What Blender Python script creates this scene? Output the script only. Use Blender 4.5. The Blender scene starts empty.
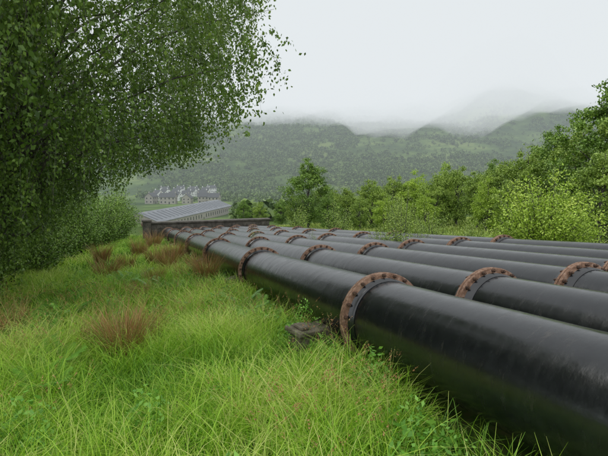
import bpy, math, numpy as np
from mathutils import Vector, Matrix
rng = np.random.default_rng(7)
scene = bpy.context.scene
G = 0.087
YAW = math.radians(20.3); PITCH = math.radians(6.4)
FX, FY = math.sin(YAW), math.cos(YAW)
SKYCOL = (0.82, 0.855, 0.88)

# ------------------------------------------------------------ noise / terrain
def _hash(ix, iy, s):
    v = np.sin(ix*127.1 + iy*311.7 + s*74.7)*43758.5453
    return v - np.floor(v)
def vnoise(x, y, s=0):
    x = np.asarray(x, float); y = np.asarray(y, float)
    ix = np.floor(x); iy = np.floor(y); fx = x-ix; fy = y-iy
    fx = fx*fx*(3-2*fx); fy = fy*fy*(3-2*fy)
    a = _hash(ix, iy, s); b = _hash(ix+1, iy, s); c = _hash(ix, iy+1, s); d = _hash(ix+1, iy+1, s)
    return (a*(1-fx)+b*fx)*(1-fy)+(c*(1-fx)+d*fx)*fy
def fbm(x, y, s=0, o=4):
    t = 0; a = .5; n = 0
    for i in range(o):
        t = t+a*vnoise(x*2**i, y*2**i, s+i); n += a; a *= .5
    return t/n
def smax(a, b, k):
    h = np.clip(.5+.5*(a-b)/k, 0, 1)
    return b*(1-h)+a*h+k*h*(1-h)
def H(x, y):
    x = np.asarray(x, float); y = np.asarray(y, float)
    r = np.sqrt(x*x+y*y)
    z = smax(-G*y, np.full_like(y, -24.5), 3.0)
    z = z + (fbm(x*.9, y*.9, 3)-.5)*.2*np.clip(1-(r/80), 0, 1)
    z = z + (fbm(x*.12, y*.12, 9)-.5)*1.2*np.clip((np.abs(x-4)-9)/14, 0, 1)*np.clip(1-r/400, .2, 1)
    s = x*FX+y*FY; t = x*FY-y*FX
    hill = .24*(s-660+50*(fbm(t/300, s/300, 5)-.5))*(1+.28*(fbm(t/620, s/720, 11)-.5))
    pk = 235*np.exp(-(np.abs(t-655)/200)**2.2-((s-1560)/210)**2)*(.65+.7*fbm(t/130, s/130, 15))
    hill = np.where(s > 600, hill, 0) + pk*(s > 800)
    hill = hill + (fbm(x/60, y/60, 21)-.5)*16*np.clip((s-700)/200, 0, 1)
    hill = np.clip(hill, 0, 620)
    return z + hill

# ------------------------------------------------------------ mesh helpers
def mesh_np(name, V, F, mat=None, var=None, smooth=False):
    me = bpy.data.meshes.new(name)
    V = np.asarray(V, np.float32); F = np.asarray(F, np.int32)
    k = F.shape[1]
    me.vertices.add(len(V)); me.vertices.foreach_set('co', V.ravel())
    me.loops.add(F.size); me.loops.foreach_set('vertex_index', F.ravel())
    me.polygons.add(len(F)); me.polygons.foreach_set('loop_start', np.arange(0, F.size, k, dtype=np.int32))
    me.polygons.foreach_set('loop_total', np.full(len(F), k, np.int32))
    if smooth: me.polygons.foreach_set('use_smooth', np.ones(len(F), bool))
    me.update(calc_edges=True)
    if var is not None:
        a = me.attributes.new('var', 'FLOAT', 'FACE'); a.data.foreach_set('value', np.asarray(var, np.float32))
    if mat: me.materials.append(mat)
    return me
def obj(name, me, parent=None, loc=(0, 0, 0), rot=(0, 0, 0), sc=(1, 1, 1)):
    o = bpy.data.objects.new(name, me); scene.collection.objects.link(o)
    o.location = loc; o.rotation_euler = rot; o.scale = sc
    if parent: o.parent = parent
    return o
class MB:
    def __init__(s): s.v = []; s.f = []; s.m = []; s.sm = []
    def add(s, vs, fs, m=0, sm=False):
        b = len(s.v); s.v += [tuple(v) for v in vs]
        for f in fs: s.f.append([b+i for i in f]); s.m.append(m); s.sm.append(sm)
    def box(s, x0, x1, y0, y1, z0, z1, m=0):
        vs = [(x, y, z) for z in (z0, z1) for y in (y0, y1) for x in (x0, x1)]
        s.add(vs, [(0, 2, 3, 1), (4, 5, 7, 6), (0, 1, 5, 4), (2, 6, 7, 3), (0, 4, 6, 2), (1, 3, 7, 5)], m)
    def tube(s, pts, rad, n=6, m=0, cap=True):
        pts = [Vector(p) for p in pts]; vs = []
        for i, p in enumerate(pts):
            d = (pts[min(i+1, len(pts)-1)]-pts[max(i-1, 0)]).normalized()
            a = d.orthogonal().normalized(); b = d.cross(a)
            for j in range(n):
                t = 2*math.pi*j/n; vs.append(p+(a*math.cos(t)+b*math.sin(t))*rad[i])
        fs = [(i*n+j, i*n+(j+1) % n, (i+1)*n+(j+1) % n, (i+1)*n+j) for i in range(len(pts)-1) for j in range(n)]
        s.add(vs, fs, m, True)
    def mesh(s, name, mats):
        me = bpy.data.meshes.new(name); me.from_pydata(s.v, [], s.f)
        for m in mats: me.materials.append(m)
        me.polygons.foreach_set('material_index', s.m); me.polygons.foreach_set('use_smooth', s.sm)
        me.update(); return me

# ------------------------------------------------------------ materials
def newmat(name):
    m = bpy.data.materials.new(name); m.use_nodes = True; nt = m.node_tree
    for n in list(nt.nodes): nt.nodes.remove(n)
    out = nt.nodes.new('ShaderNodeOutputMaterial'); return m, nt, out
def N(nt, t, **kw):
    n = nt.nodes.new(t)
    for k, v in kw.items(): setattr(n, k, v)
    return n
def ramp(nt, stops):
    r = nt.nodes.new('ShaderNodeValToRGB'); e = r.color_ramp.elements
    while len(e) > 1: e.remove(e[-1])
    e[0].position = stops[0][0]; e[0].color = (*stops[0][1], 1)
    for p, c in stops[1:]:
        q = e.new(p); q.color = (*c, 1)
    return r
def leafmat(name, stops, transl=.3, rough=.45, spec=.4):
    m, nt, out = newmat(name); L = nt.links.new
    at = N(nt, 'ShaderNodeAttribute', attribute_name='var')
    r = ramp(nt, stops); L(at.outputs['Fac'], r.inputs[0])
    p = N(nt, 'ShaderNodeBsdfPrincipled'); p.inputs['Roughness'].default_value = rough
    p.inputs['Specular IOR Level'].default_value = spec
    L(r.outputs[0], p.inputs['Base Color'])
    if transl <= 0:
        L(p.outputs[0], out.inputs[0]); return m
    tr = N(nt, 'ShaderNodeBsdfTranslucent')
    hs = N(nt, 'ShaderNodeHueSaturation'); hs.inputs['Value'].default_value = 1.5; hs.inputs['Hue'].default_value = .49
    L(r.outputs[0], hs.inputs['Color']); L(hs.outputs[0], tr.inputs[0])
    mx = N(nt, 'ShaderNodeMixShader'); mx.inputs[0].default_value = transl
    L(p.outputs[0], mx.inputs[1]); L(tr.outputs[0], mx.inputs[2]); L(mx.outputs[0], out.inputs[0])
    return m
def surf(name, stops, scale=5, rough=.8, bump=.3, bscale=None, detail=6, spec=.4, dist=.02, stretch=None):
    m, nt, out = newmat(name); L = nt.links.new
    tc = N(nt, 'ShaderNodeTexCoord'); mp = N(nt, 'ShaderNodeMapping')
    if stretch: mp.inputs['Scale'].default_value = stretch
    L(tc.outputs['Object'], mp.inputs[0])
    no = N(nt, 'ShaderNodeTexNoise'); no.inputs['Scale'].default_value = scale; no.inputs['Detail'].default_value = detail
    no.inputs['Roughness'].default_value = .65
    L(mp.outputs[0], no.inputs['Vector'])
    r = ramp(nt, stops); L(no.outputs[0], r.inputs[0])
    p = N(nt, 'ShaderNodeBsdfPrincipled'); p.inputs['Roughness'].default_value = rough
    p.inputs['Specular IOR Level'].default_value = spec
    L(r.outputs[0], p.inputs['Base Color'])
    n2 = N(nt, 'ShaderNodeTexNoise'); n2.inputs['Scale'].default_value = bscale or scale*4; n2.inputs['Detail'].default_value = 5
    L(tc.outputs['Object'], n2.inputs['Vector'])
    b = N(nt, 'ShaderNodeBump'); b.inputs['Strength'].default_value = bump; b.inputs['Distance'].default_value = dist
    L(n2.outputs[0], b.inputs['Height']); L(b.outputs[0], p.inputs['Normal']); L(p.outputs[0], out.inputs[0])
    return m

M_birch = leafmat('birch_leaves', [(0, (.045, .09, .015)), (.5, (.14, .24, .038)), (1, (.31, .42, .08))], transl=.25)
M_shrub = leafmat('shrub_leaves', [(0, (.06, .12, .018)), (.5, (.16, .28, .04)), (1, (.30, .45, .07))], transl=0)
M_bright = leafmat('bright_leaves', [(0, (.18, .28, .025)), (.5, (.36, .53, .05)), (1, (.54, .66, .11))], transl=0)
M_mid = leafmat('mid_leaves', [(0, (.10, .18, .028)), (.5, (.25, .37, .055)), (1, (.41, .53, .10))], transl=0)
M_far = leafmat('far_leaves', [(0, (.055, .10, .028)), (.5, (.12, .19, .045)), (1, (.21, .30, .07))], transl=0)
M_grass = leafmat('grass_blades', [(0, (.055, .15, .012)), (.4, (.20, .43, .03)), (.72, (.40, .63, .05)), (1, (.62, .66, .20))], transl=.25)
M_meadow = leafmat('meadow_blades', [(0, (.16, .26, .04)), (.5, (.36, .49, .08)), (1, (.52, .54, .17))], transl=0)
M_rush = leafmat('rush_blades', [(0, (.10, .19, .025)), (.33, (.22, .23, .05)), (.55, (.34, .16, .055)), (1, (.48, .28, .12))], transl=0)
M_fern = leafmat('fern_leaves', [(0, (.07, .19, .022)), (.5, (.16, .37, .045)), (1, (.28, .50, .07))], transl=0)
M_bark = surf('birch_bark', [(.3, (.03, .025, .02)), (.5, (.10, .09, .08)), (.7, (.28, .27, .25))], scale=6, stretch=(1, 1, .5))
M_conc = surf('pier_concrete', [(.3, (.05, .06, .025)), (.5, (.14, .12, .08)), (.7, (.24, .21, .16))], scale=7, bump=.8)
M_stone = surf('wall_stone', [(.3, (.04, .038, .03)), (.5, (.10, .09, .075)), (.7, (.17, .155, .13))], scale=2.5, bump=.8)
M_rust = surf('rusty_iron', [(.28, (.07, .045, .035)), (.42, (.19, .105, .065)), (.56, (.30, .18, .12)), (.70, (.40, .30, .24)), (.8, (.2, .16, .14))], scale=22, rough=.78, bump=.6, bscale=90, dist=.004)
M_nut = surf('rusty_bolts', [(.3, (.03, .022, .018)), (.55, (.10, .055, .035)), (.75, (.20, .12, .08))], scale=30, rough=.7, bump=.4, dist=.003)
def pipemat():
    m, nt, out = newmat('black_bitumen_paint'); L = nt.links.new
    tc = N(nt, 'ShaderNodeTexCoord')
    p = N(nt, 'ShaderNodeBsdfPrincipled'); p.inputs['Specular IOR Level'].default_value = .75
    n1 = N(nt, 'ShaderNodeTexNoise'); n1.inputs['Scale'].default_value = 9; n1.inputs['Detail'].default_value = 6; n1.inputs['Roughness'].default_value = .7
    L(tc.outputs['Object'], n1.inputs['Vector'])
    r = ramp(nt, [(.3, (.005, .005, .007)), (.6, (.010, .011, .013)), (.78, (.022, .024, .026))]); L(n1.outputs[0], r.inputs[0])
    n3 = N(nt, 'ShaderNodeTexNoise'); n3.inputs['Scale'].default_value = 2.2; n3.inputs['Detail'].default_value = 8; n3.inputs['Roughness'].default_value = .8
    mp = N(nt, 'ShaderNodeMapping'); mp.inputs['Scale'].default_value = (1, 3.5, 1); L(tc.outputs['Object'], mp.inputs[0]); L(mp.outputs[0], n3.inputs['Vector'])
    r3 = ramp(nt, [(.58, (0, 0, 0)), (.74, (.9, .9, .9))]); L(n3.outputs[0], r3.inputs[0])
    mx = N(nt, 'ShaderNodeMix', data_type='RGBA'); L(r3.outputs[0], mx.inputs[0]); L(r.outputs[0], mx.inputs[6]); mx.inputs[7].default_value = (.06, .052, .042, 1)
    L(mx.outputs[2], p.inputs['Base Color'])
    rr = N(nt, 'ShaderNodeMapRange'); rr.inputs['From Min'].default_value = .3; rr.inputs['From Max'].default_value = .7
    rr.inputs['To Min'].default_value = .13; rr.inputs['To Max'].default_value = .34
    L(n3.outputs[0], rr.inputs[0]); L(rr.outputs[0], p.inputs['Roughness'])
    n2 = N(nt, 'ShaderNodeTexNoise'); n2.inputs['Scale'].default_value = 32; n2.inputs['Detail'].default_value = 4
    L(tc.outputs['Object'], n2.inputs['Vector'])
    n4 = N(nt, 'ShaderNodeTexNoise'); n4.inputs['Scale'].default_value = 3; n4.inputs['Detail'].default_value = 3
    L(tc.outputs['Object'], n4.inputs['Vector'])
    b = N(nt, 'ShaderNodeBump'); b.inputs['Strength'].default_value = .3; b.inputs['Distance'].default_value = .003
    b2 = N(nt, 'ShaderNodeBump'); b2.inputs['Strength'].default_value = .18; b2.inputs['Distance'].default_value = .03
    L(n4.outputs[0], b2.inputs['Height']); L(b2.outputs[0], b.inputs['Normal'])
    L(n2.outputs[0], b.inputs['Height']); L(b.outputs[0], p.inputs['Normal']); L(p.outputs[0], out.inputs[0])
    return m
M_pipe = pipemat()

# ------------------------------------------------------------ ground
def ground():
    nr, na = 300, 400
    r = np.concatenate([[0], np.geomspace(.6, 7000, nr-1)])
    a = np.linspace(0, 2*np.pi, na, endpoint=False)
    R, A = np.meshgrid(r, a, indexing='ij')
    X = R*np.sin(A); Y = R*np.cos(A); Z = H(X, Y)
    V = np.stack([X, Y, Z], -1).reshape(-1, 3)
    i, j = np.meshgrid(np.arange(nr-1), np.arange(na), indexing='ij')
    j2 = (j+1) % na
    F = np.stack([i*na+j, (i+1)*na+j, (i+1)*na+j2, i*na+j2], -1).reshape(-1, 4)[:, ::-1]
    m, nt, out = newmat('ground_turf'); L = nt.links.new
    tc = N(nt, 'ShaderNodeTexCoord')
    def noise(sc, d=6, ro=.6):
        n = N(nt, 'ShaderNodeTexNoise'); n.inputs['Scale'].default_value = sc; n.inputs['Detail'].default_value = d; n.inputs['Roughness'].default_value = ro
        L(tc.outputs['Object'], n.inputs['Vector']); return n
    near = ramp(nt, [(.3, (.035, .055, .014)), (.5, (.07, .13, .025)), (.7, (.13, .13, .05))]); L(noise(4, 4).outputs[0], near.inputs[0])
    hill = ramp(nt, [(.36, (.04, .08, .028)), (.46, (.08, .13, .038)), (.53, (.13, .20, .055)), (.60, (.22, .29, .085)), (.72, (.19, .23, .09))])
    L(noise(.006, 9, .68).outputs[0], hill.inputs[0])
    ln = N(nt, 'ShaderNodeVectorMath', operation='LENGTH'); L(tc.outputs['Object'], ln.inputs[0])
    mr = N(nt, 'ShaderNodeMapRange'); mr.inputs['From Min'].default_value = 60; mr.inputs['From Max'].default_value = 250; L(ln.outputs['Value'], mr.inputs[0])
    mx = N(nt, 'ShaderNodeMix', data_type='RGBA'); L(mr.outputs[0], mx.inputs[0]); L(near.outputs[0], mx.inputs[6]); L(hill.outputs[0], mx.inputs[7])
    p = N(nt, 'ShaderNodeBsdfPrincipled'); p.inputs['Roughness'].default_value = .95; p.inputs['Specular IOR Level'].default_value = .1
    L(mx.outputs[2], p.inputs['Base Color'])
    b2 = N(nt, 'ShaderNodeBump'); b2.inputs['Strength'].default_value = .8; b2.inputs['Distance'].default_value = 9
    L(noise(.05, 5).outputs[0], b2.inputs['Height'])
    L(b2.outputs[0], p.inputs['Normal']); L(p.outputs[0], out.inputs[0])
    obj('ground', mesh_np('ground', V, F, m, smooth=True))
ground()

# ------------------------------------------------------------ leaves & plants
def leaf_quads(P, size, var, droop=.5, asp=.62, rg=rng):
    n = len(P)
    u = rg.normal(size=(n, 3)); u[:, 2] -= droop*1.5; u /= np.linalg.norm(u, axis=1, keepdims=True)
    w = rg.normal(size=(n, 3)); v = np.cross(u, w); v /= np.linalg.norm(v, axis=1, keepdims=True)
    s = (size*rg.uniform(.65, 1.3, n))[:, None]
    V = np.empty((n, 4, 3)); V[:, 0] = P-u*s*.5; V[:, 2] = P+u*s*.5
    mid = P-u*s*.08; V[:, 1] = mid+v*s*asp*.5; V[:, 3] = mid-v*s*asp*.5
    return V.reshape(-1, 3), np.arange(4*n).reshape(n, 4), var
def tree_meshes(name, seed, Ht, R, lobes, twigs, lpt, leaf, mat, droop=.6, low=.15, strand=1.0, lean=(0, 0), crown_c=.58, crown_h=.46, nlimb=40, trunk_r=None, keep=None, skirt=.0, lsz=(.09, .2), twigw=.006, limbk=1.0, hang=0):
    rg = np.random.default_rng(seed)
    tr = trunk_r or Ht*.018
    d = rg.normal(size=(lobes, 3)); d /= np.linalg.norm(d, axis=1, keepdims=True)
    rr = rg.uniform(.3, 1, lobes)**.55
    bump = .74+.42*rg.random(lobes)
    C = d*(rr*bump)[:, None]*np.array([R, R, Ht*crown_h])
    taper = np.clip(1-.45*np.clip(C[:, 2]/(Ht*crown_h), 0, 1)**1.5, .3, 1)
    C[:, :2] *= taper[:, None]
    C += np.array([lean[0], lean[1], Ht*crown_c])
    C[:, 2] = np.maximum(C[:, 2], Ht*low*rg.uniform(.8, 1.6, lobes))
    if keep is not None: C = C[keep(C, rg)]; lobes = len(C)
    ls = R*rg.uniform(lsz[0], lsz[1], lobes)
    lv = rg.uniform(-.22, .22, lobes)
    ti = np.repeat(np.arange(lobes), twigs)
    T = C[ti]+rg.normal(size=(len(ti), 3))*ls[ti][:, None]*np.array([1, 1, .7])
    if keep is not None: kk = keep(T, rg); T = T[kk]; ti = ti[kk]
    out = T-np.array([lean[0], lean[1], Ht*crown_c*.9]); out /= np.linalg.norm(out, axis=1, keepdims=True)+1e-6
    L = strand*rg.uniform(.3, 1.1, len(ti))
    dirv = out*(1-droop*.5)+rg.normal(size=out.shape)*.35
    if hang:
        lg = rg.random(len(ti)) < hang; L[lg] *= 1.7; dirv[lg] *= .35
    li = np.repeat(np.arange(len(ti)), lpt); t = rg.random(len(li))
    P = T[li]+dirv[li]*(L[li]*t*.7)[:, None]
    P[:, 2] -= droop*L[li]*t**1.7
    P += rg.normal(size=P.shape)*leaf*.6
    floor = .05+skirt*np.hypot(P[:, 0]-lean[0]*.5, P[:, 1])
    g = P[:, 2] > floor
    if keep is not None: g &= keep(P-np.array([0, 0, -.45]), rg)
    P = P[g]; li = li[g]
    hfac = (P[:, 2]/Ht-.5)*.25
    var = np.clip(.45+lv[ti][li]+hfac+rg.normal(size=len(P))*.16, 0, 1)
    V, F, var = leaf_quads(P, leaf, var, droop, rg=rg)
    lm = mesh_np(name+'_leaves', V, F, mat, var)
    if twigw:
        m = len(T); ts = [0, .5, 1.0]; TV = np.empty((m, 3, 2, 3)); sd = rg.normal(size=(m, 3)); sd[:, 2] = 0; sd /= np.linalg.norm(sd, axis=1, keepdims=True)
        for q, tq in enumerate(ts):
            c = T+dirv*(L*tq*.7)[:, None]; c[:, 2] -= droop*L*tq**1.7
            TV[:, q, 0] = c-sd*twigw*(.5-.35*tq); TV[:, q, 1] = c+sd*twigw*(.5-.35*tq)
        gk = (TV[:, 2, 0, 2] > .1+skirt*np.hypot(T[:, 0]-lean[0]*.5, T[:, 1]))
        if keep is not None: gk &= keep(TV[:, 2, 0]+np.array([0, 0, .3]), rg) & keep(TV[:, 1, 0], rg)
        TV = TV[gk]; m = len(TV); b = (np.arange(m)*6)[:, None]
        TF = np.concatenate([np.concatenate([b+2*q, b+2*q+1, b+2*q+3, b+2*q+2], 1) for q in range(2)])
        tw = mesh_np(name+'_twigs', TV.reshape(-1, 3), TF, M_bark)
    else: tw = None
    mb = MB()
    K = 8; pts = []; rad = []
    for k in range(K):
        f = k/(K-1); pts.append((lean[0]*f**1.3+rg.normal()*.04*Ht*.1*f, lean[1]*f**1.3+rg.normal()*.04*Ht*.1*f, Ht*.93*f-.3*(k == 0))); rad.append(tr*(1-.88*f)+.004)
    mb.tube(pts, rad, 9)
    for i in rg.permutation(lobes)[:nlimb]:
        c = C[i]; f = np.clip((c[2]/Ht)*.75-.1+rg.normal()*.05, .08, .85)
        s0 = Vector((lean[0]*f**1.3, lean[1]*f**1.3, Ht*.93*f)); e = Vector(c)
        wv = lambda: Vector(rg.normal(size=3))*.03*R
        m1 = s0.lerp(e, .5)+Vector((0, 0, .06*Ht))+wv(); r0 = (tr*(1-f)*.5+.01)*limbk
        q = [s0, s0.lerp(m1, .5)+Vector((0, 0, .01*Ht))+wv(), m1, m1.lerp(e, .35)+wv(), m1.lerp(e, .7)+wv(), e]
        mb.tube(q, [r0, r0*.75, r0*.5, r0*.35, r0*.22, .003], 5)
    wm = mb.mesh(name+'_wood', [M_bark])
    return lm, wm, tw
def place_tree(name, ms, x, y, rot=0, sc=(1, 1, 1)):
    e = obj(name, None, loc=(x, y, float(H(x, y))), rot=(0, 0, rot), sc=sc)
    obj('crown_leaves', ms[0], e); obj('trunk_and_limbs', ms[1], e)
    if ms[2]: obj('twigs', ms[2], e)
    return e
TX, TY = -3.3, 12.0
def reach(P, rg):
    x = P[:, 0]+TX; z = P[:, 2]+float(-G*TY)
    lim = np.interp(z, [.5, 1.2, 2.1, 2.45, 2.75, 3.6, 5.2, 8], [-2.2, -1.6, -.35, .3, 1.7, 2.2, 2.7, 2.9])
    wob = (fbm(P[:, 1]*.8+3, P[:, 2]*.8, 33)-.5)*1.5+(fbm(P[:, 1]*2.5+3, P[:, 2]*2.5+x*1.5, 35)-.5)*1.1
    return (x < lim+wob+rg.normal(size=len(x))*.10) & (P[:, 2] < 9.0)
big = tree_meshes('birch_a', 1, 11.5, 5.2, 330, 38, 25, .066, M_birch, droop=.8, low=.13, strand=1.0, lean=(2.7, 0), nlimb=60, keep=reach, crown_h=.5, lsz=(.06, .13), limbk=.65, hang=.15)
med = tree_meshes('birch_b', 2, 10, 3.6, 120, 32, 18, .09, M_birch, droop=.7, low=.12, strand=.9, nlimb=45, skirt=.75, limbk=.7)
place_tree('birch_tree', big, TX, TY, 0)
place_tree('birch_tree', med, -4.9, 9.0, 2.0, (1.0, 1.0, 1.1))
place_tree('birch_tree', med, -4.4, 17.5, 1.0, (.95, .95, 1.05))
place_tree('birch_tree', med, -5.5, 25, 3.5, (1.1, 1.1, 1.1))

def shrub_mesh(name, seed, Ht, R, stems, lps, leaf, mat, up=.9):
    rg = np.random.default_rng(seed); mb = MB(); Ps = []; vs = []
    for i in range(stems):
        a = rg.uniform(0, 2*np.pi); sp = R*math.sqrt(rg.random())
        hh = Ht*(1-.45*(sp/R)**2)*rg.uniform(.6, 1.08)
        b = np.array([math.cos(a)*sp*.15, math.sin(a)*sp*.15, -.05]); e = np.array([math.cos(a)*sp, math.sin(a)*sp, hh])
        m = b*.45+e*.55; m[2] = hh*.4; m[:2] = e[:2]*.35+rg.normal(size=2)*.05
        tt = np.linspace(0, 1, 6)[:, None]; q = (1-tt)**2*b+2*tt*(1-tt)*m+tt**2*e
        mb.tube([tuple(k) for k in q], list(np.linspace(.02, .003, 6)*Ht/3), 4)
        nl = int(lps*rg.uniform(.6, 1.3)); t = rg.uniform(.12, 1.0, nl)[:, None]
        P = (1-t)**2*b+2*t*(1-t)*m+t**2*e
        P = P+rg.normal(size=P.shape)*Ht*.045*(1.25-t*.75)
        side = rg.normal(size=(nl, 3)); P += side*Ht*.02
        P[:, 2] = np.maximum(P[:, 2], .03)
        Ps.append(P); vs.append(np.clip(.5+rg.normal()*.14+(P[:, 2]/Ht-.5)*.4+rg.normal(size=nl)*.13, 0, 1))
    V, F, v = leaf_quads(np.concatenate(Ps), leaf, np.concatenate(vs), 0, .5, rg=rg)
    return mesh_np(name, V, F, mat, v), mb.mesh(name+'_stems', [M_bark])
def place_shrub(name, ms, x, y, rot=0, sc=(1, 1, 1)):
    e = obj(name, None, loc=(x, y, float(H(x, y))), rot=(0, 0, rot), sc=sc)
    obj('leaves', ms[0], e); obj('stems', ms[1], e)
sh1 = shrub_mesh('shrub_a', 5, 3.0, 1.7, 110, 200, .09, M_shrub)
sh2 = shrub_mesh('shrub_b', 6, 3.2, 1.8, 130, 230, .085, M_bright)
sh3 = shrub_mesh('sapling', 8, 3.0, .9, 26, 160, .07, M_mid)
k = 0
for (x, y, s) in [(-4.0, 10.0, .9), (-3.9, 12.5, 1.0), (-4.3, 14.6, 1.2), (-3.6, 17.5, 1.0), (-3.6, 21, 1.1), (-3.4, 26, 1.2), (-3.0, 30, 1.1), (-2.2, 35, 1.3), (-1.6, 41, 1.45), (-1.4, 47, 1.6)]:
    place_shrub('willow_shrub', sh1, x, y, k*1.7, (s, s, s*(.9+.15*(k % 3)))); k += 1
place_shrub('sallow_bush', sh2, 14.0, 12.9, .5, (1.15, 1.15, 1.05))
place_shrub('sallow_bush', sh2, 22, 11, 2.5, (.8, .8, .7))
for (x, y, r_, a, b) in [(11.7, 18.6, 0, 1, 1.1), (12.0, 16.8, 2, .8, .65), (12.6, 21.0, 4, 1.1, 1.2), (11.6, 14.6, 3, .9, .4), (12.2, 27.0, 3, 1.2, 1.0), (8.1, 13.0, 1, .75, .85), (8.1, 14.3, 5, .6, .66), (9.55, 14.2, 2, .6, .62), (5.2, 20.5, 2, .4, .5), (6.67, 17.0, 4, .35, .5), (11.4, 12.4, 1, .7, .33), (13.5, 16, 1, 1, .6), (15.5, 22, 2, 1.3, .8), (12, 33, 1, 1.3, 1.0)]:
    place_shrub('birch_sapling', sh3, x, y, r_, (a, a, b))

kw = dict(droop=.25, strand=.7, nlimb=25, crown_c=.5, crown_h=.5, low=.03, lsz=(.06, .13), twigw=0)
f1 = tree_meshes('mt1', 11, 9, 2.5, 90, 18, 12, .17, M_mid, **kw)
f2 = tree_meshes('mt2', 12, 9, 2.9, 110, 17, 12, .17, M_mid, **kw)
f3 = tree_meshes('mt3', 13, 9, 2.5, 90, 18, 12, .17, M_bright, **kw)
f4 = tree_meshes('mt4', 14, 9, 2.8, 100, 18, 12, .17, M_shrub, **kw)
def polar(b, r):
    a = math.radians(b); return r*math.sin(a), r*math.cos(a)
tl = [(20.8, 60, f4, .98), (19.2, 66, f1, .55), (17.5, 80, f4, .5), (25.6, 62, f2, .6), (28.5, 56, f1, .72), (31, 64, f1, .8), (33.5, 62, f3, .75), (36, 58, f2, .7), (38.2, 60, f1, .85), (37, 66, f3, .85),
      (40.5, 52, f1, .72), (43, 50, f2, .75), (45.5, 46, f1, .82), (48.0, 50, f4, 1.0), (50.5, 44, f1, .98), (53, 40, f4, 1.15), (56, 38, f1, 1.2), (60, 36, f2, 1.3),
      (34.8, 45, f3, .42), (32.2, 43, f3, .35), (30, 44, f3, .4), (27, 46, f1, .4), (23.3, 50, f4, .45), (41.5, 42, f3, .5), (44, 39, f1, .5), (52.5, 30, f1, .6), (55.5, 31, f2, .7), (46.8, 70, f2, 1.15), (42, 75, f4, 1.0), (38, 80, f1, .95), (33, 85, f2, .85), (15, 90, f2, .5), (13, 110, f4, .6), (24, 90, f1, .75), (29, 75, f3, .7), (22.3, 75, f2, .7)]
k = 0
for b, r, ms, s in tl:
    x, y = polar(b, r); place_tree('birch_tree' if ms[0] != f3[0] else 'willow_tree', ms, x, y, k*1.3, (s*1.05, s*1.05, s)); k += 1

# ------------------------------------------------------------ distant woodland: one mesh
def woodland():
    rg = np.random.default_rng(31); n = 34000
    s = rg.uniform(130, 1700, n); t = rg.uniform(-.35, .72, n)*s
    x = s*FX+t*FY; y = s*FY-t*FX
    dens = fbm(x/90, y/90, 41)
    keep = (dens > .46) | (rg.random(n) < .15)
    bear = np.degrees(np.arctan2(x, y))
    keep &= ~((s < 220) & (rg.random(n) < .5))
    keep &= ~((bear > 1) & (bear < 12) & (s < 470))
    keep &= ~((bear > 2.5) & (bear < 10.5) & (s < 650) & (rg.random(n) < .93))
    x = x[keep]; y = y[keep]; s = s[keep]; m = len(x); z = H(x, y)
    q = 24; h = rg.uniform(4, 8.5, m)*(1+.15*(s > 900))
    P = rg.normal(size=(m, q, 3)); P /= np.linalg.norm(P, axis=2, keepdims=True); P *= rg.uniform(.55, 1, (m, q, 1))
    P = P*np.stack([h*.42, h*.42, h*.46], -1)[:, None, :]
    P += np.stack([x, y, z+h*.42], -1)[:, None, :]
    var = np.clip(.45+rg.normal(size=(m, 1))*.2+rg.normal(size=(m, q))*.1+np.zeros((m, q)), 0, 1)
    sz = np.repeat(h*.36, q)
    P = P.reshape(-1, 3)
    V, F, v = leaf_quads(P, 1.0, var.ravel(), 0, .8, rg=rg)
    V = (V.reshape(-1, 4, 3)-P[:, None])*sz[:, None, None]+P[:, None]
    obj('distant_woodland', mesh_np('woodland', V.reshape(-1, 3), F, M_far, v))
woodland()

# ------------------------------------------------------------ grass
def blades(name, x, y, h, w, seg, mat, var, bend=.5, z=None, rg=rng, az=None):
    n = len(x)
    root = np.stack([x, y, H(x, y)-.01 if z is None else z], -1)
    az = rg.uniform(0, 2*np.pi, n) if az is None else az
    b = h*bend*rg.uniform(.3, 1.4, n)
    L = np.stack([np.cos(az), np.sin(az), 0*az], -1)
    fa = rg.uniform(0, 2*np.pi, n); S = np.stack([np.cos(fa), np.sin(fa), 0*fa], -1)
    V = np.empty((n, seg+1, 2, 3))
    for k in range(seg+1):
        t = k/seg
        c = root+L*(b*t**1.9)[:, None]; c[:, 2] += h*(t-.22*bend*t**2.6-.25*bend*bend*t**4)
        ww = (w*(1-t**1.6)*.5+.0005)[:, None]
        V[:, k, 0] = c-S*ww; V[:, k, 1] = c+S*ww
    base = (np.arange(n)*(seg+1)*2)[:, None]
    F = np.stack([np.concatenate([base+2*k, base+2*k+1, base+2*k+3, base+2*k+2], 1) for k in range(seg)], 1).reshape(-1, 4)
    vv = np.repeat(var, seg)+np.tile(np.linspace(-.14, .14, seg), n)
    return mesh_np(name, V.reshape(-1, 3), F, mat, np.clip(vv, 0, 1), smooth=False)
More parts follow.
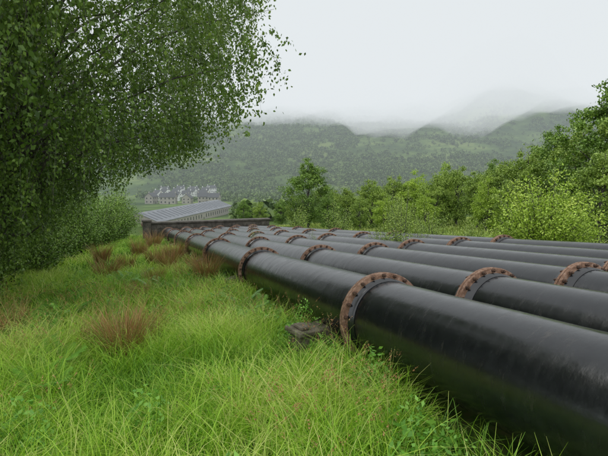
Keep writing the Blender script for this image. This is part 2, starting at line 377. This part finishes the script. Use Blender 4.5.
def grass_zone(name, n, y0, y1, xr, hr, w, seg, mat=M_grass, rg=rng, tuft=14, sp=.05):
    m = n//tuft
    cy = np.sqrt(rg.uniform(y0**2, y1**2, m)); cx = rg.uniform(xr[0], xr[1], m)
    th = np.repeat(rg.lognormal(0, .42, m), tuft)
    dx = rg.normal(size=m*tuft)*sp; dy = rg.normal(size=m*tuft)*sp
    x = np.repeat(cx, tuft)+dx*th; y = np.repeat(cy, tuft)+dy*th
    az = np.arctan2(dy, dx)*1.0+np.repeat(rg.normal(size=m)*.5, tuft)+rg.normal(size=m*tuft)*.5
    tvar = np.repeat(rg.normal(size=m)*.16, tuft)
    nz = fbm(x*.7, y*.7, 60); n2 = fbm(x*.25, y*.25, 70); n3 = fbm(x*1.6, y*1.6, 64)
    keep = (x < 2.66) & (n3 > .27)
    h = rg.uniform(hr[0], hr[1], len(x))*(.1+1.7*nz)*th
    h = np.minimum(h, .8)
    var = np.clip(.45+tvar+(nz-.5)*.8+(n2-.5)*1.2+rg.normal(size=len(x))*.13, 0, 1)
    x, y, h, var, az = x[keep], y[keep], h[keep], var[keep], az[keep]
    return blades(name, x, y, h, np.full(len(x), w)*rg.uniform(.6, 1.6, len(x)), seg, mat, var, bend=.7, rg=rg, az=az)
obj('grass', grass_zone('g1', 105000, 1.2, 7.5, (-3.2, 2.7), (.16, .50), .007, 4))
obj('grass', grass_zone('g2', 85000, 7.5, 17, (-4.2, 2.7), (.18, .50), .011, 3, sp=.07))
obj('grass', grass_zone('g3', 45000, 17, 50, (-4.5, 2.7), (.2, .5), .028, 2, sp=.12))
def stems():
    rg = np.random.default_rng(77); n = 2600
    x = rg.uniform(-3, 2.6, n); y = rg.uniform(2, 12, n); k = fbm(x*.8, y*.8, 81) > .5; x = x[k]; y = y[k]
    h = rg.uniform(.5, .9, len(x)); az = rg.uniform(0, 6.28, len(x))
    obj('seeding_grass', blades('st', x, y, h, np.full(len(x), .004), 5, M_meadow, np.full(len(x), .8), bend=.35, rg=rg, az=az))
    P = []
    for i in range(len(x)):
        b = h[i]*.35*.85
        for q in range(14):
            t = 1-.22*rg.random(); P.append((x[i]+math.cos(az[i])*b*t**1.9+rg.normal()*.006, y[i]+math.sin(az[i])*b*t**1.9+rg.normal()*.006, h[i]*(t-.077*t**2.6-.03*t**4)))
    P = np.array(P); P[:, 2] += np.repeat(H(x, y), 14)
    V, F, v = leaf_quads(P, .016, rg.uniform(.6, 1, len(P)), 0, .5, rg=rg)
    obj('grass_seed_heads', mesh_np('sh', V, F, M_rush, v))
stems()
def between():
    rg = np.random.default_rng(78); n = 26000
    x = rg.uniform(2.4, 11.2, n); y = rg.uniform(1, 42, n)
    ph = ((x-3.05)/1.45) % 1.0
    k = (np.abs(ph-.5) < .17) | (x < 2.7) | (x > 10.8); k &= fbm(x*.9, y*.5, 90) > .42
    x = x[k]; y = y[k]; h = rg.uniform(.15, .5, len(x))
    obj('weeds', blades('bw', x, y, h, np.full(len(x), .016), 3, M_grass, rg.uniform(.25, .75, len(x)), rg=rg))
between()
def meadow():
    rg = np.random.default_rng(79); n = 80000
    x = rg.uniform(10.9, 70, n); y = rg.uniform(-2, 80, n); nz = fbm(x*.2, y*.2, 95)
    h = rg.uniform(.15, .5, n)*(.4+1.2*nz)
    obj('meadow_grass', blades('md', x, y, h, np.full(n, .038)*(1+np.hypot(x, y)/40), 2, M_meadow, np.clip(.2+nz*.6+rg.normal(size=n)*.15, 0, 1), rg=rg))
meadow()
def tuft_mesh(seed, n, h, R):
    rg = np.random.default_rng(seed); a = rg.uniform(0, 6.28, n); r = R*np.sqrt(rg.random(n))
    return blades('rt', r*np.cos(a), r*np.sin(a), rg.uniform(.4, 1, n)*h, np.full(n, .009), 5, M_rush, np.clip(rg.normal(size=n)*.25+.53, 0, 1), bend=.42, z=np.zeros(n)-.02, rg=rg, az=a+rg.normal(size=n)*.7)
t1 = tuft_mesh(1, 560, 1.1, .22); t2 = tuft_mesh(2, 400, 1.0, .25)
for x, y, s, mm in [(-.15, 6.9, 1.0, t1), (.12, 7.4, .85, t2), (-.45, 7.4, .8, t2), (-.75, 16, 1.15, t2), (1.7, 20, 1.3, t1), (.9, 20, 1.2, t2), (2.0, 13.5, 1.1, t1), (1.5, 14.3, .95, t2), (.4, 26, 1.4, t2), (.2, 11.8, .7, t2), (1.3, 30, 1.5, t1), (-1.2, 22, 1.2, t1), (1.2, 17.2, 1.1, t1), (.6, 14, .8, t1), (-1.6, 5.6, .5, t2), (1.6, 11.5, .6, t2), (-1.9, 8.9, .8, t1), (-.2, 18.5, 1.0, t2), (2.1, 16.6, 1.1, t2)]:
    obj('rush_tuft', mm, loc=(x, y, float(H(x, y))), rot=(0, 0, x*7), sc=(s, s, s))
def fern_mesh(seed, fronds, Lf):
    rg = np.random.default_rng(seed); V = []; F = []; var = []
    for i in range(fronds):
        a = 2*math.pi*i/fronds+rg.normal()*.25; L = Lf*rg.uniform(.7, 1.1); d = np.array([math.cos(a), math.sin(a), 0]); sd = np.array([-d[1], d[0], 0])
        np_ = 30; vv = rg.uniform(.2, .65)
        for j in range(np_):
            t = .15+.85*j/np_; p = d*L*.6*t**1.2+np.array([0, 0, L*(1.15*t-.55*t*t)])
            p2 = d*L*.6*(t+.03)**1.2+np.array([0, 0, L*(1.15*(t+.03)-.55*(t+.03)**2)])
            wl = L*.2*math.sin(math.pi*min(1, (1-t)*1.0+.12)**.8)*(1 if t > .2 else .6)*rg.uniform(.85, 1.1)
            for sgn in (-1, 1):
                tip = p+sd*sgn*wl+d*wl*.35-np.array([0, 0, wl*.25]); b = len(V)
                V += [p, p*.5+tip*.5+(p2-p)*.1+d*-.006*L, tip, (p2*.6+p*.4)*.5+tip*.5+d*.008*L]
                F.append((b, b+1, b+2, b+3)); var.append(min(1, max(0, vv+rg.normal()*.1)))
    return mesh_np('fern', np.array(V), np.array(F), M_fern, var)
fm = [fern_mesh(3, 10, .85), fern_mesh(4, 9, .75)]
rgf = np.random.default_rng(15)
for i, (x, y) in enumerate([(-1.3, 10.7), (-1.8, 10.0), (.8, 12), (.4, 12.6), (-1.3, 7.6), (-1.7, 8.3), (-.9, 6.6), (2.1, 8.2), (2.2, 9.4), (2.0, 7.4), (2.1, 10.6), (-2.2, 12.0), (-2.0, 13.5), (1.2, 10.0), (-1.5, 15), (-.4, 9.3), (-.2, 13.4), (-1.0, 5.8), (-1.1, 9.2), (-1.4, 12.2), (.2, 15.2)]):
    s = rgf.uniform(.65, 1.0); obj('fern', fm[i % 2], loc=(x, y, float(H(x, y))+.05), rot=(rgf.normal()*.12, rgf.normal()*.12, i*1.9), sc=(s, s, s))
def herb_mesh(seed):
    rg = np.random.default_rng(seed); n = 160; t = rg.random(n)
    a = rg.uniform(0, 6.28, n); r = .2*rg.random(n)**.6
    P = np.stack([r*np.cos(a), r*np.sin(a), .06+.5*t*(1-r*2)], -1)
    V, F, v = leaf_quads(P, .055, rg.uniform(.2, .8, n), 0, .5, rg=rg); return mesh_np('herb', V, F, M_fern, v)
hm = [herb_mesh(1), herb_mesh(2)]
for i in range(90):
    x = rgf.uniform(-3, 2.5); y = 2.6+rgf.random()**1.3*18; s = rgf.uniform(.6, 1.25)
    if i % 3 == 0: x = 2.25+rgf.normal()*.15
    obj('herb', hm[i % 2], loc=(x, y, float(H(x, y))), rot=(0, 0, i), sc=(s, s, s))

# ------------------------------------------------------------ pipelines
PR = .5; PX = [3.05+1.45*i for i in range(6)]
rgp = np.random.default_rng(4)
tilt = math.atan(G)
FR = .1
def pipe(idx, x):
    z0 = .65
    e = obj('water_pipeline', None, loc=(x, 0, z0), rot=(-tilt, 0, 0))
    n = 64; ys = np.arange(-12, 130, .5) if idx < 2 else np.arange(-12, 130, 1.0)
    a = np.linspace(0, 2*np.pi, n, endpoint=False)
    rr = PR+rgp.normal(size=(len(ys), 1))*.0012
    X = np.cos(a)[None]*rr; Z = np.sin(a)[None]*rr; Y = np.repeat(ys[:, None], n, 1)
    V = np.stack([X, Y, Z], -1).reshape(-1, 3)
    i, j = np.meshgrid(np.arange(len(ys)-1), np.arange(n), indexing='ij'); j2 = (j+1) % n
    F = np.stack([i*n+j, i*n+j2, (i+1)*n+j2, (i+1)*n+j], -1).reshape(-1, 4)[:, ::-1]
    obj('barrel', mesh_np('barrel', V, F, M_pipe, smooth=True), e)
    mb = MB(); off = [5.3, 4.95, 4.75, 5.2, 5.0, 4.9][idx]
    for k in range(-2, 20):
        yc = off+k*6.03
        prof = [(-.17, PR+.004), (-.155, PR+.022), (-.052, PR+.03), (-.045, PR+FR-.007), (-.039, PR+FR), (-.010, PR+FR), (-.006, PR+FR-.007), (-.006, PR+.08), (.006, PR+.08), (.006, PR+FR-.007), (.010, PR+FR), (.039, PR+FR), (.045, PR+FR-.007), (.052, PR+.03), (.155, PR+.022), (.17, PR+.004)]
        m = 56; vs = []
        for (py, pr) in prof:
            for q in range(m):
                t = 2*math.pi*q/m; vs.append((pr*math.cos(t), yc+py, pr*math.sin(t)))
        fs = [(u*m+q, (u+1)*m+q, (u+1)*m+(q+1) % m, u*m+(q+1) % m) for u in range(len(prof)-1) for q in range(m)]
        b = len(mb.v); mb.v += vs
        for f in fs:
            fl = 2 <= f[0]//m <= 12
            mb.f.append([b+w for w in f]); mb.m.append(0 if fl else 1); mb.sm.append(not fl)
        if k < 6:
            nb = 22
            for q in range(nb):
                t = 2*math.pi*(q+.5)/nb; cx = (PR+.064)*math.cos(t); cz = (PR+.064)*math.sin(t)
                ph = rgp.random()
                for (ya, yb, r) in ((-.082, -.0445, .025), (.0445, .082, .025), (-.106, -.078, .013), (.078, .106, .013)):
                    vs = [(cx+r*math.cos(ph+w*math.pi/3), yc+yy, cz+r*math.sin(ph+w*math.pi/3)) for yy in (ya, yb) for w in range(6)]
                    mb.add(vs, [(w, w+6, (w+1) % 6+6, (w+1) % 6) for w in range(6)]+[tuple(range(6)), tuple(range(11, 5, -1))], 2)
    obj('bolted_flanges', mb.mesh('flanges', [M_rust, M_pipe, M_nut]), e)
    mb = MB()
    for k in range(-1, 6):
        yc = off+.95+k*6.03; hw = .74 if idx == 0 else .6
        N_ = 12; prof = [(-hw, -.95), (-hw, -.28)]
        for q in range(N_+1):
            t = math.radians(205+130*q/N_); prof.append((.505*math.cos(t), max(-.52, .505*math.sin(t))))
        prof += [(hw-.1, -.28), (hw-.1, -.95)]
        m = len(prof); vs = [(p[0], yc+s, p[1]) for s in (-.22, .22) for p in prof]
        mb.add(vs, [(q, (q+1) % m, (q+1) % m+m, q+m) for q in range(m)]+[tuple(range(m-1, -1, -1)), tuple(range(m, 2*m))])
    obj('concrete_saddles', mb.mesh('saddles', [M_conc]), e)
for i, x in enumerate(PX): pipe(i, x)

mb = MB()
mb.box(-.17, .17, -.15, .15, -.2, .36); mb.box(-.21, .21, -.19, .19, .363, .43)
mb.box(-.13, .02, -.12, .1, .433, .48)
mo = obj('stone_marker_block', mb.mesh('mk', [M_conc]), loc=(2.2, 6.0, float(H(2.22, 6.05))), rot=(0.05, .04, .25))
bv = mo.modifiers.new('b', 'BEVEL'); bv.width = .015; bv.segments = 2
obj('weed_tuft', hm[0], loc=(2.26, 6.15, float(H(2.2, 6.1))+.35), sc=(.7, .7, .9))

# ------------------------------------------------------------ stone anchor wall
def wall():
    rg = np.random.default_rng(9)
    y = 42.0; zb = float(-G*y)-.3
    e = obj('stone_wall', None, loc=(0, y, zb))
    mb = MB(); mb.box(1.65, 12.0, -.4, .4, 0, 1.9, 0)
    mb2 = MB(); mb2.box(1.5, 12.1, -.5, .5, 1.903, 2.03); mb2.box(1.0, 1.647, -.6, .6, 0, 2.1); mb2.box(.92, 1.72, -.68, .68, 2.103, 2.24)
    ms = MB()
    z = .02
    while z < 1.85:
        h = rg.uniform(.16, .26); x = 1.68
        while x < 11.9:
            w = rg.uniform(.25, .6); g = .014; pr = rg.uniform(.02, .07)
            if z+h < 1.9: ms.box(x+g, min(x+w, 11.97)-g, -.4-pr, -.39, z+g, z+h-g)
            x += w
        z += h
    obj('core', mb.mesh('core', [M_stone]), e); obj('coping_and_pier', mb2.mesh('coping', [M_stone]), e); obj('stones', ms.mesh('stones', [M_stone]), e)
wall()
# ------------------------------------------------------------ settlement
M_white = surf('white_render', [(.3, (.68, .68, .66)), (.7, (.82, .82, .80))], scale=.8)
M_cream = surf('cream_render', [(.3, (.30, .28, .24)), (.7, (.42, .39, .34))], scale=.8)
M_slate = surf('slate_roof', [(.3, (.07, .072, .078)), (.7, (.14, .142, .15))], scale=2)
M_sheet = surf('corrugated_roof', [(.3, (.19, .20, .215)), (.7, (.27, .28, .30))], scale=.2)
M_win = surf('window_glass', [(.3, (.02, .025, .03)), (.7, (.05, .055, .06))], scale=1, rough=.1, bump=0)
M_band = surf('rooflight_strip', [(.3, (.14, .145, .16)), (.7, (.18, .19, .205))], scale=.5)
def building(name, x, y, w, d, h, rh, rot, wm, rm, base, storeys=2, cols=4, chim=True, strips=0):
    e = obj(name, None, loc=(x, y, base), rot=(0, 0, rot))
    mb = MB(); mb.box(-w/2, w/2, -d/2, d/2, -2, h)
    mb.add([(-w/2, -d/2, h), (-w/2, d/2, h), (-w/2, 0, h+rh)], [(0, 1, 2)]); mb.add([(w/2, -d/2, h), (w/2, d/2, h), (w/2, 0, h+rh)], [(0, 2, 1)])
    obj('walls', mb.mesh('walls', [wm]), e)
    mb = MB(); o = .4; t = .25
    for s in (-1, 1):
        k = rh/(d/2); ye = s*(d/2+o); ze = h-o*k
        vs = [(-w/2-o, 0, h+rh+.03), (w/2+o, 0, h+rh+.03), (w/2+o, ye, ze+.03), (-w/2-o, ye, ze+.03)]
        vs += [(a, b, c+t) for a, b, c in vs]
        mb.add(vs, [(0, 1, 2, 3), (4, 7, 6, 5), (0, 4, 5, 1), (3, 2, 6, 7), (0, 3, 7, 4), (1, 5, 6, 2)])
    obj('roof', mb.mesh('roof', [rm]), e)
    if strips:
        mb = MB()
        for i in range(strips):
            xc = -w/2+w*(i+.5)/strips
            for s in (-1, 1):
                vs = []
                for yy in (.15, .85):
                    for xx in (-w/strips*.14, w/strips*.14):
                        for zz in (.3, .42): vs.append((xc+xx, s*d/2*yy, h+rh*(1-yy)+zz))
                mb.add(vs, [(0, 2, 3, 1), (4, 5, 7, 6), (0, 1, 5, 4), (2, 6, 7, 3), (0, 4, 6, 2), (1, 3, 7, 5)])
        obj('rooflights', mb.mesh('rl', [M_band]), e)
    mb = MB()
    for s in range(storeys):
        z = (s+.35)*h/storeys
        for c in range(cols):
            xc = -w/2+w*(c+.5)/cols; ww = min(1.2, w/cols*.45)
            for yy in (-1, 1):
                if s == 0 and c == cols//2: mb.box(xc-.5, xc+.5, yy*(d/2)-.04, yy*(d/2)+.04, 0, 2.1)
                else: mb.box(xc-ww/2, xc+ww/2, yy*(d/2)-.04, yy*(d/2)+.04, z, z+h/storeys*.42)
        for yc in (-d/4, d/4):
            for xx in (-1, 1): mb.box(xx*(w/2)-.04, xx*(w/2)+.04, yc-.55, yc+.55, z, z+h/storeys*.42)
    obj('windows_and_door', mb.mesh('win', [M_win]), e)
    if chim:
        mb = MB()
        for s in (-1, 1): mb.box(s*(w/2-.6)-.45, s*(w/2-.6)+.45, -.4, .4, h+rh*.7, h+rh+1.2); mb.box(s*(w/2-.6)-.15, s*(w/2-.6)+.15, -.15, .15, h+rh+1.203, h+rh+1.6)
        obj('chimneys', mb.mesh('ch', [wm]), e)
ang = math.atan2(325-230, 60-10)
building('works_building', 31, 282, 118, 20, 5.0, 4.0, ang, M_cream, M_sheet, -24.5, 1, 28, False, 24)
rgv = np.random.default_rng(8)
for i in range(17):
    b = math.radians(2.8+i*.42+rgv.normal()*.2); r = [450, 520, 590, 650][i % 4]+rgv.uniform(-15, 15)
    x, y = r*math.sin(b), r*math.cos(b)
    w = rgv.uniform(9, 15); building('house', x, y, w, 8, rgv.choice([5.4, 6.5]), 3.4, rgv.uniform(-1.4, 1.4), M_white if i % 4 else M_cream, M_slate, float(H(x, y))+(i % 4)*.8, 2, int(w//3))

# ------------------------------------------------------------ mist: homogeneous absorbing volumes, scattered daylight put in as emission
def volmat(name, sig, col):
    m, nt, out = newmat(name)
    ab = N(nt, 'ShaderNodeVolumeAbsorption'); ab.inputs['Color'].default_value = (0, 0, 0, 1); ab.inputs['Density'].default_value = sig
    em = N(nt, 'ShaderNodeEmission'); em.inputs['Color'].default_value = (*col, 1); em.inputs['Strength'].default_value = sig  # volume's own glow stands in for scattered skylight
    ad = N(nt, 'ShaderNodeAddShader'); nt.links.new(ab.outputs[0], ad.inputs[0]); nt.links.new(em.outputs[0], ad.inputs[1])
    nt.links.new(ad.outputs[0], out.inputs['Volume']); return m
mb = MB(); mb.box(-5000, 5000, 110, 5200, -80, 1500)
obj('valley_haze', mb.mesh('haze', [volmat('haze', .00030, (.64, .72, .74))]))  # haze brightness is emitted by the box, not scattered light
def cloud():
    ns, ntt = 110, 220
    s = np.geomspace(620, 5000, ns); t = np.linspace(-1, 1, ntt)
    S, T = np.meshgrid(s, t, indexing='ij'); TT = T*3800
    X = S*FX+TT*FY; Y = S*FY-TT*FX
    Zb = 132+(fbm(TT/200, S/230, 51, 5)-.5)*170+(fbm(TT/60, S/90, 57, 3)-.5)*60
    Zb = np.maximum(Zb, 55)
    Zt = np.full_like(Zb, 1300.)
    V = np.concatenate([np.stack([X, Y, Zb], -1).reshape(-1, 3), np.stack([X, Y, Zt], -1).reshape(-1, 3)])
    i, j = np.meshgrid(np.arange(ns-1), np.arange(ntt-1), indexing='ij')
    Fb = np.stack([i*ntt+j, i*ntt+j+1, (i+1)*ntt+j+1, (i+1)*ntt+j], -1).reshape(-1, 4)
    Ft = Fb[:, ::-1]+ns*ntt; o = ns*ntt; side = []
    for a in range(ntt-1): side += [(a, a+o, a+1+o, a+1), ((ns-1)*ntt+a, (ns-1)*ntt+a+1, (ns-1)*ntt+a+1+o, (ns-1)*ntt+a+o)]
    for a in range(ns-1): side += [(a*ntt, (a+1)*ntt, (a+1)*ntt+o, a*ntt+o), (a*ntt+ntt-1, a*ntt+ntt-1+o, (a+1)*ntt+ntt-1+o, (a+1)*ntt+ntt-1)]
    F = np.concatenate([Fb, Ft, np.array(side)])[:, ::-1]
    obj('low_cloud', mesh_np('cloud', V, F, volmat('cloud', .0044, SKYCOL)))  # cloud glows with a set sky colour instead of scattering light
cloud()

# ------------------------------------------------------------ world, sun, camera
w = bpy.data.worlds.new('World'); scene.world = w; w.use_nodes = True; nt = w.node_tree
for n in list(nt.nodes): nt.nodes.remove(n)
out = nt.nodes.new('ShaderNodeOutputWorld'); bg = nt.nodes.new('ShaderNodeBackground'); bg.inputs[1].default_value = .1
sky = nt.nodes.new('ShaderNodeTexSky'); sky.sky_type = 'NISHITA'; sky.sun_disc = False
el, az = math.radians(50), math.radians(-50)
sky.sun_elevation = el; sky.sun_rotation = az
tc = nt.nodes.new('ShaderNodeTexCoord'); no = nt.nodes.new('ShaderNodeTexNoise'); no.inputs['Scale'].default_value = 3; no.inputs['Detail'].default_value = 5
mp = nt.nodes.new('ShaderNodeMapping'); mp.inputs['Scale'].default_value = (1, 1, 3); nt.links.new(tc.outputs['Generated'], mp.inputs[0]); nt.links.new(mp.outputs[0], no.inputs['Vector'])
r = ramp(nt, [(.3, (.80, .83, .85)), (.7, (.92, .94, .95))]); nt.links.new(no.outputs[0], r.inputs[0])
mul = nt.nodes.new('ShaderNodeVectorMath'); mul.operation = 'SCALE'; mul.inputs['Scale'].default_value = 15.0; nt.links.new(r.outputs[0], mul.inputs[0])
mx = nt.nodes.new('ShaderNodeMix'); mx.data_type = 'RGBA'; mx.inputs[0].default_value = .94
nt.links.new(sky.outputs[0], mx.inputs[6]); nt.links.new(mul.outputs[0], mx.inputs[7]); nt.links.new(mx.outputs[2], bg.inputs[0]); nt.links.new(bg.outputs[0], out.inputs[0])
sl = bpy.data.lights.new('sun', 'SUN'); sl.energy = 1.5; sl.angle = math.radians(25); sl.color = (1, .97, .92)
so = bpy.data.objects.new('sun', sl); scene.collection.objects.link(so)
d = Vector((math.sin(az)*math.cos(el), math.cos(az)*math.cos(el), math.sin(el)))
so.rotation_euler = d.to_track_quat('Z', 'Y').to_euler(); so.location = d*50

cam = bpy.data.cameras.new('camera'); co = bpy.data.objects.new('camera', cam); scene.collection.objects.link(co)
cam.lens = 28; cam.sensor_width = 36; cam.clip_start = .05; cam.clip_end = 20000
co.location = (0, 0, 2.05)
f = Vector((FX*math.cos(PITCH), FY*math.cos(PITCH), -math.sin(PITCH)))
co.rotation_euler = f.to_track_quat('-Z', 'Y').to_euler()
scene.camera = co
scene.view_settings.view_transform = 'Standard'; scene.view_settings.look = 'None'; scene.view_settings.exposure = 0
